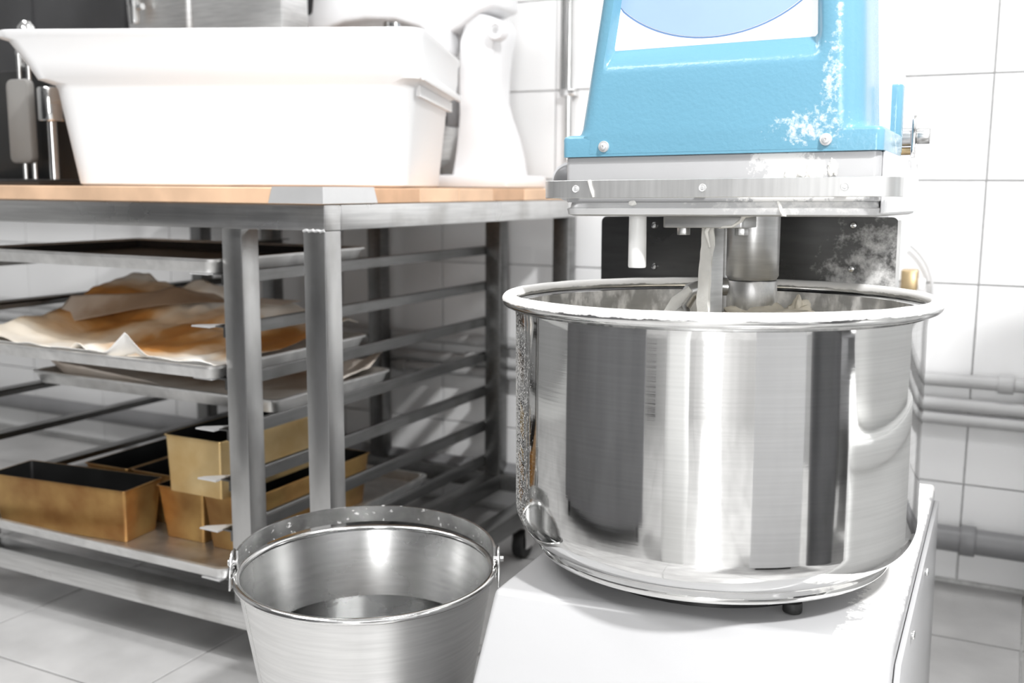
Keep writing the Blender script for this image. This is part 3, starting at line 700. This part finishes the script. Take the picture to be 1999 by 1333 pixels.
# dough smeared over the bar and bracket
def blob(mb, c, r, sc=(1, 1, 1), seed=0., amp=.35, n=14, f=2.2):
    loops = []
    for i in range(1, n):
        a = pi * i / n; l = []
        for j in range(2 * n):
            t = 2 * pi * j / (2 * n); d = Vector((sin(a) * cos(t), sin(a) * sin(t), cos(a)))
            k = r * (1 + amp * noise.noise(d * f + Vector((seed, seed * 1.7, 0)))); l.append((c[0] + d.x * k * sc[0], c[1] + d.y * k * sc[1], c[2] + d.z * k * sc[2]))
        loops.append(l)
    return mb.loft(loops)
sm_ = MB(); nloop = []
for i in range(41):
    t = i / 40; z = .762 - t * .33; w = .35 + .65 * sm(.02, .25, t)
    q = [(-.3300, 1.1215), (-.3220, 1.1162), (-.3140, 1.1108), (-.3125, 1.1150), (-.3200, 1.1200)]
    l = []
    for k, p in enumerate(q):
        d = .0016 * noise.noise(Vector((k * 3.1, z * 60, 1))) + .001
        l.append((p[0] - d * 1.2 + (1 - w) * .006, p[1] - d * 2.0, z))
    nloop.append(l)
sm_.loft(nloop); MX.part('dough_smear', sm_, M_flour, parent=bar, smooth=60, label='dried white dough on the breaker bar')
sm2 = MB(); sm2.tube([(-.314, 1.106, .735), (-.318, 1.104, .752), (-.311, 1.100, .764), (-.300, 1.092, .7575), (-.285, 1.089, .7585), (-.275, 1.088, .765), (-.268, 1.072, .7705), (-.255, 1.062, .7710), (-.242, 1.058, .7705)], [.001, .0026, .003, .0016, .0014, .0022, .0026, .0018, .0006], 8)
MX.part('dough_smear', sm2, M_flour, parent=br, smooth=60, label='string of dried dough along the bracket')
smears = [MB().tube([(-.4335, 1.0452, .8085), (-.4325, 1.0450, .803), (-.4300, 1.0450, .796), (-.4285, 1.0452, .790)], [.0022, .0014, .0018, .0008], 8),
          MB().tube([(-.2300, 1.0545, .7845), (-.2270, 1.0525, .7800), (-.2255, 1.0505, .7750), (-.2235, 1.0505, .7712), (-.2210, 1.0535, .7700)], [.0012, .0018, .0016, .0020, .0008], 8),
          blob(MB(), (-.3870, 1.0565, .7835), .0030, (1.4, .5, 1), 2, .4, 8), blob(MB(), (-.195, 1.0600, .8150), .0075, (1.3, .25, 1.3), 4, .6, 10),
          blob(MB(), (-.178, 1.0600, .8180), .0055, (.8, .25, 1.4), 6, .6, 10), blob(MB(), (-.222, 1.0600, .8110), .0042, (.8, .3, 1.5), 9, .5, 8),
          blob(MB(), (-.208, 1.0600, .8120), .0040, (1.2, .3, .9), 11, .5, 8)]
for q_ in smears: MX.part('dough_splash', q_, M_flour, smooth=60)
# shaft, collar, spiral
shc = (-.2985, 1.24)
MX.part('shaft', MB().lathe([(.0001, .7693), (.0315, .7693), (.0315, .6965), (.0285, .6915), (.0001, .6915)], shc, 48), M_shaft, smooth=50)
MX.part('shaft_sleeve', MB().cyl('z', (-.336, 1.262), .62, .7693, .017, 24), M_shaft)
col_ = MX.part('spiral_collar', MB().lathe([(.0001, .6913), (.0290, .6905), (.0300, .6890), (.0300, .6560), (.0280, .6530), (.0001, .6530)], shc, 48), M_bowlin, smooth=50)
path = []
path += [(shc[0] - .012, shc[1] - .004, .681), (shc[0] - .045, shc[1] - .012, .683), (shc[0] - .070, shc[1] - .02, .676), (shc[0] - .083, shc[1] - .022, .655)]
for i in range(1, 60):
    t = i / 59; a = pi * 1.05 + t * 2 * pi * 1.35; rr = .086
    path.append((shc[0] + rr * cos(a), shc[1] + rr * sin(a) * .9, .655 - t * .235))
MX.part('spiral_hook', MB().tube(path, [.011] * 4 + [.0115] * 59, 14), M_shaft, smooth=60)
sm3 = MB(); sm3.tube([(shc[0] - .068, shc[1] - .03, .680), (shc[0] - .084, shc[1] - .033, .664), (shc[0] - .090, shc[1] - .036, .648), (shc[0] - .094, shc[1] - .036, .63), (shc[0] - .09, shc[1] - .035, .60)], [.004, .008, .0105, .013, .012], 10)
MX.part('dough_smear', sm3, M_flour, smooth=60, label='white dough clinging to the spiral arm')
MX.part('nylon_probe', MB().lathe([(.0001, .7693), (.0098, .7693), (.0102, .7135), (.0095, .7118), (.0001, .7118)], (-.3909, 1.085), 24), M_nylon, smooth=40)
# dough in the bowl
dm = MB(); blob(dm, (-.2700, 1.225, .640), .036, (2.0, 1.2, .60), 3.1, .55, 20, 3.5); blob(dm, (-.240, 1.235, .650), .014, (1, 1, 1.5), 5.3, .5, 12); blob(dm, (-.345, 1.23, .625), .02, (1.2, 1, 1.2), 8, .5, 12)
o = single('dough', MB(), M_dough, 'x', 'x') if False else None
dd = MB(); blob(dd, (-.30, 1.15, .455), .10, (1.55, 1.55, .52), 2.0, .3, 24, 2.4)
for i in range(len(dd.v)): pass
dmw = MB(); dmw.v = [tuple(l2w(p)) for p in dm.v + dd.v]; k = len(dm.v); dmw.f = dm.f + [tuple(i + k for i in f) for f in dd.f]
single('dough', dmw, M_dough, 'cream coloured dough lump around the spiral hook in the steel bowl', 'dough', tuple(l2w((-.29, 1.2, .42))), smooth=70)

# ------------------------------------------------------------------ pipes on the wall
def pipe(label, z, r, mat, y, x0=-3.28, x1=1.98, clips=(), brk=None, mname='pipe'):
    T = Thing('wall_pipe', label, 'pipe', ((x0 + x1) / 2, y, z), group='pipes along the tiled wall')
    T.part('tube', MB().cyl('x', (y, z), x0, x1, r, 24), mat)
    for c in clips:
        T.part('coupling', MB().cyl('x', (y, z), c - .014, c + .014, r + .005, 24), mat, bevel=.002)
        T.part('clip', MB().box(c + .03, c + .04, y + r * .6, YB + .001, z - .008, z + .008), M_chrome)
pipe('upper grey pipe of three on the tiled wall', .429, .0135, M_pipe, 2.155, clips=(-.02, -1.0))
pipe('middle grey pipe of three on the tiled wall', .381, .0135, M_pipe, 2.155, clips=(-1.2,))
pipe('lowest grey pipe of three on the tiled wall', .352, .0130, M_pipe, 2.155, clips=(-1.4,))
pipe('thick dark grey drain pipe near the floor', .111, .0255, M_pipe2, 2.145, clips=(-.066, -1.35))
T = Thing('conduit', 'thin vertical steel conduit on the tiled wall above the table end', 'conduit', (-.961, 2.175, 1.0))
T.part('tube', MB().cyl('z', (-.958, 2.175), .86, 2.55, .008, 16), M_chrome)
T.part('tube', MB().cyl('z', (-.976, 2.178), 1.02, 2.55, .004, 12), M_rail)
T.part('clip', MB().box(-.975, -.94, 2.163, 2.189, 1.005, 1.02), M_chrome, bevel=.002)
T = Thing('gas_tap', 'small brass tap on the tiled wall behind the mixer column', 'tap', (-.205, 2.15, .62))
T.part('body', MB().box(-.221, -.190, 2.13, 2.16, .604, .645), M_brass, bevel=.004)
T.part('stem', MB().cyl('y', (-.205, .62), 2.16, 2.1905, .01, 16), M_brass)
T.part('cap', MB().cyl('z', (-.183, 2.14), .606, .628, .008, 16), M_nylon, bevel=.002)
cpts = []
for i in range(31):
    t = i / 30; cpts.append((-.21 + .045 * sin(t * pi * .9), 2.175, .69 - .09 * t - .16 * t * t))
single('cable', MB().tube(cpts, .003, 8), M_cable, 'thin pale cable hanging on the wall tiles behind the mixer bowl', 'cable', (-.2, 2.175, .5))

# ------------------------------------------------------------------ things on the table, behind the tub
T = Thing('wall_cabinet', 'dark grey cabinet fixed to the tiled wall at the upper left', 'cabinet', (-2.3, 2.15, .81))
T.part('cabinet', MB().box(-3.1, -1.575, 2.09, YB - .0008, .81, 1.62), M_darkapp, bevel=.004)
for x in (-2.62, -2.25, -1.66):
    T.part('seam_strip', MB().box(x, x + .012, 2.085, 2.0905, .82, 1.6), M_darkapp, bevel=.001)
T.part('shelf_rod', MB().cyl('x', (2.078, 1.197), -2.66, -2.50, .006, 12), M_chrome)
T = Thing('drink_dispenser', 'stainless steel dispenser box with round nozzle behind the white tub', 'dispenser', (-1.70, 1.84, WT))
T.part('hopper', MB().loft([rrect(-1.915, -1.728, 1.80, 1.88, .02, 1.138, 4), rrect(-1.925, -1.724, 1.795, 1.885, .02, 1.150, 4), rrect(-1.938, -1.722, 1.79, 1.888, .015, 1.38, 4)]), M_appsteel)
T.part('side_panel', MB().box(-1.720, -1.464, 1.795, 1.888, 1.1155, 1.38), M_appsteel, bevel=.006)
T.part('foot', MB().cyl('z', (-1.56, 1.84), WT + .0003, 1.1156, .012, 20), M_chrome); T.part('foot', MB().cyl('z', (-1.81, 1.84), WT + .0003, 1.1385, .012, 20), M_chrome)
T.part('nozzle', MB().lathe([(.0001, 1.164), (.010, 1.164), (.012, 1.170), (.012, 1.200), (.016, 1.206), (.016, 1.29), (.0001, 1.29)], (-1.872, 1.772), 24), M_chrome)
T.part('nozzle_knob', MB().cyl('x', (1.772, 1.202), -1.860, -1.845, .007, 16), M_chrome)

# planetary mixer, white
T = Thing('planetary_mixer', 'white enamelled planetary mixer standing on the table behind the tub', 'mixer', (-1.2, 2.0, WT))
def P2(px, py, y=2.0):
    # pixel -> x,z on plane y (used once, at build time, to lay out the outline in metres)
    r = Fw + Rt * ((px - 999.5) / F_PX) - Up2 * ((py - 666.5) / F_PX); t = y / r.y; return (r.x * t, H + r.z * t)
outl = [(899, 372), (905, 330), (910, 300), (914, 262), (917, 225), (916, 150), (918, 86), (932, 40), (955, 30), (983, 40), (990, 60), (984, 95), (978, 140), (976, 200), (984, 230), (998, 270), (1008, 310), (1012, 345), (1013, 373)]
poly = [P2(*p) for p in outl]; zmin = min(p[1] for p in poly); poly = [(p[0], max(p[1], WT + .0005)) for p in poly]; poly[0] = (poly[0][0], WT + .0005); poly[-1] = (poly[-1][0], WT + .0005)
T.part('column', MB().prism(poly, 'y', 1.95, 2.05), M_white_paint, bevel=.008, seg=3)
T.part('foot_plate', MB().box(-1.40, -.975, 1.90, 2.10, WT + .0004, WT + .028), M_white_paint, bevel=.008)
hd = [(604, 70), (606, 50), (622, 38), (637, 34), (640, 0), (642, -60), (900, -90), (985, -60), (990, 20), (960, 32), (925, 60), (893, 75), (893, 105), (870, 86), (845, 62), (800, 48), (742, 46), (700, 52), (660, 66), (630, 74)]
T.part('head', MB().prism([P2(*p) for p in hd], 'y', 1.94, 2.06), M_white_paint, bevel=.010, seg=3)
k0 = P2(603, 57); T.part('front_knob', MB().lathe([(.0001, k0[0] - .034), (.010, k0[0] - .032), (.020, k0[0] - .02), (.023, k0[0]), (.023, k0[0] + .05)], (2.0, k0[1]), 24, axis='x'), M_white_paint)
a_ = P2(775, 52); T.part('planet_shaft', MB().lathe([(.0001, a_[1] + .01), (.032, a_[1] + .01), (.030, a_[1] - .004), (.009, a_[1] - .006), (.009, .95), (.0001, .95)], (a_[0], 2.0), 28), M_chrome)
b2 = P2(868, 250); bxc = b2[0] - .135
T.part('mixing_bowl', MB().lathe([(.0001, .835), (.08, .835), (.112, .86), (.125, .92), (.127, .955), (.132, .957), (.132, .962), (.125, .962), (.122, .92), (.0001, .85)], (bxc + .02, 2.0), 56), M_appsteel)
T.part('bowl_cradle', MB().box(bxc + .155, P2(912, 200)[0], 1.975, 2.025, .93, 1.0), M_pipe2, bevel=.004)
g = P2(893, 75); T.part('bowl_guard', MB().prism([P2(*p) for p in [(866, 60), (905, 60), (906, 112), (890, 128), (880, 124), (866, 100)]], 'y', 1.92, 1.98), M_white_paint, bevel=.006)
h_ = P2(971, 60, 1.94); T.part('lever_hub', MB().lathe([(.0001, 1.932), (.010, 1.932), (.012, 1.928), (.018, 1.929), (.021, 1.936), (.021, 1.952)], (h_[0], h_[1]), 28, axis='y'), M_white_paint)
T.part('hub_bolt', MB().lathe([(.0001, 1.929), (.006, 1.929), (.007, 1.933)], (h_[0], h_[1]), 18, axis='y'), M_zinc)

# lever machine at the left end of the table
T = Thing('lever_press', 'black countertop press with grey slab grip on chrome rods at the left', 'press', (-1.85, 1.42, WT))
T.part('body', MB().prism(rrect2(-1.99, -1.742, 1.43, 1.53, .016), 'z', WT + .0003, 1.026), M_black, bevel=.004)
T.part('drip_base', MB().box(-1.98, -1.66, 1.32, 1.4295, WT + .0003, .809), M_black, bevel=.004)
T.part('grip', MB().prism(rrect2(-1.818, -1.754, .840, 1.002, .014, 5), 'y', 1.383, 1.400), M_grip, bevel=.004, label='grey slab grip')
for x in (-1.800, -1.773):
    T.part('rod', MB().cyl('z', (x, 1.404), .8092, 1.055 if x < -1.78 else 1.03, .005, 14), M_chrome)
T.part('cylinder', MB().cyl('z', (-1.712, 1.40), .919, .985, .024, 28), M_chrome, bevel=.005)
T.part('piston', MB().cyl('z', (-1.712, 1.40), .8092, .9195, .009, 18), M_chrome)
T.part('cap_knob', MB().lathe([(.0001, 1.035), (.015, 1.035), (.016, 1.047), (.023, 1.051), (.023, 1.060), (.013, 1.068), (.018, 1.088), (.0165, 1.106), (.008, 1.117), (.0001, 1.119)], (-1.800, 1.425), 28), M_chrome)
T.part('cross_arm', MB().box(-1.82, -1.715, 1.412, 1.437, 1.027, 1.039), M_chrome, bevel=.003)

# ------------------------------------------------------------------ unseen objects around the camera, mostly added for reflections and shade
T = Thing('flour_bin', 'white square flour bin on a dark plinth right of the camera', 'bin', (.60, .28, 0), Euler((0, 0, radians(42))), org=(0, 0, 0))
T.part('cabinet', MB().loft([rrect(-.215, .215, -.215, .215, .01, .09), rrect(-.225, .225, -.225, .225, .01, .12), rrect(-.225, .225, -.225, .225, .01, .95)]), M_white_paint, smooth=30)
T.part('plinth', MB().box(-.17, .17, -.17, .17, .0005, .09), M_black)
T.part('lid', MB().prism(rrect2(-.232, .232, -.232, .232, .015), 'z', .951, .975), M_white_paint, bevel=.004)
T = Thing('added_dark_trolley', 'low trolley added left of the camera as a dark shape mirrored in the bowl', 'trolley', (-1.35, -.02, 0), Euler((0, 0, radians(-38))), org=(0, 0, 0))  # added out of view, gives the bowl's left part its dark reflection
T.part('body', MB().prism(rrect2(-.62, .62, -.20, .20, .03), 'z', .06, .52), M_midgrey, bevel=.006)
for (x, y) in ((-.55, -.15), (.55, -.15), (-.55, .15), (.55, .15)): T.part('caster', MB().cyl('x', (y, .0305), x - .012, x + .012, .030, 20), M_rubber)
T = Thing('added_dark_bin', 'dark bin added right of the mixer for a dark band in the bowl reflection', 'bin', (1.0, .70, 0))  # unseen dark item, put in for the dark band right of the bin's reflection
T.part('body', MB().lathe([(.0001, .0005), (.17, .0005), (.21, .60), (.20, .60), (.16, .01), (.0001, .01)], (1.0, .70), 36), M_midgrey)
sk = []
for (z, k) in ((.0005, .92), (.04, 1), (.25, 1.04), (.42, .9), (.50, .7)):
    sk.append([(-.34 + p[0] * k * (1 + .12 * noise.noise(Vector((p[0] * 9, p[1] * 9, z * 6)))), -.22 + p[1] * k, z) for p in rrect2(-.14, .14, -.10, .10, .06, 6)])
T = Thing('added_small_sack', 'small white sack added behind the camera for a pale reflection in the bowl', 'sack', (-.34, -.22, 0))  # unseen pale object, added only to be mirrored near the bowl's middle
T.part('sack', MB().loft(sk), M_nylon, smooth=70)
T = Thing('added_dark_cupboard', 'dark grey cupboard added behind the camera to the left to darken the bowl reflection', 'cupboard', (-2.2, -.75, 0))  # invented dark mass, there to add contrast to the steel
T.part('cabinet', MB().box(-3.1, -1.65, -1.3, -.8, .0005, 1.9), M_darkapp, bevel=.01)
for i in range(3): T.part('door', MB().box(-3.09 + i * .48, -3.09 + i * .48 + .47, -.799, -.78, .08, 1.88), M_darkapp, bevel=.004)
T = Thing('added_dark_locker', 'tall dark grey locker added behind the camera to darken the bowl reflection', 'locker', (-1.45, -2.1, 0))  # second dark mass added out of view for the bowl's reflection
T.part('cabinet', MB().box(-1.85, -1.05, -2.35, -1.95, .0005, 2.0), M_darkapp, bevel=.006)
for x in (-1.84, -1.44): T.part('door', MB().box(x, x + .38, -1.949, -1.93, .06, 1.97), M_darkapp, bevel=.003)
T = Thing('added_crate', 'white crate added right of the mixer to raise the sack that shades the floor', 'crate', (.36, 1.28, 0))  # added out of view, lifts the sack into the key light
T.part('body', MB().prism(rrect2(.17, .55, 1.02, 1.54, .03), 'z', .0005, .50), M_nylon, bevel=.006)
T.part('rim', MB().prism(rrect2(.162, .558, 1.012, 1.548, .035), 'z', .46, .495), M_nylon, bevel=.004)
T = Thing('added_shade_sack', 'white sack added on the crate to shade the floor and mirror as a pale shape', 'sack', (.36, 1.28, .5))  # unseen blocker: keeps the key light off the right floor, mirrors white in the bowl
sk = []
for (z, k, tw) in ((.5005, .9, 0), (.54, 1, 0), (.75, 1.03, .05), (1.0, .97, .12), (1.12, .9, .05), (1.20, .72, -.1), (1.24, .8, -.1)):
    sk.append([(.36 + (p[0] * cos(tw) - p[1] * sin(tw)) * k * (1 + .08 * noise.noise(Vector((p[0] * 9, p[1] * 9, z * 4)))), 1.28 + (p[0] * sin(tw) + p[1] * cos(tw)) * k, z) for p in rrect2(-.17, .17, -.24, .24, .08, 6)])
T.part('sack', MB().loft(sk), M_nylon, smooth=70)
T = Thing('steel_rack', 'dark steel shelving rack near the right wall', 'rack', (1.6, 1.2, 0))
for (x, y) in ((1.3, .8), (1.9, .8), (1.3, 1.6), (1.9, 1.6)): T.part('post', MB().box(x, x + .04, y, y + .04, .0005, 1.8), M_rail)
for z in (.3, .8, 1.3, 1.78): T.part('shelf', MB().box(1.295, 1.945, .795, 1.645, z, z + .03), M_pipe2)
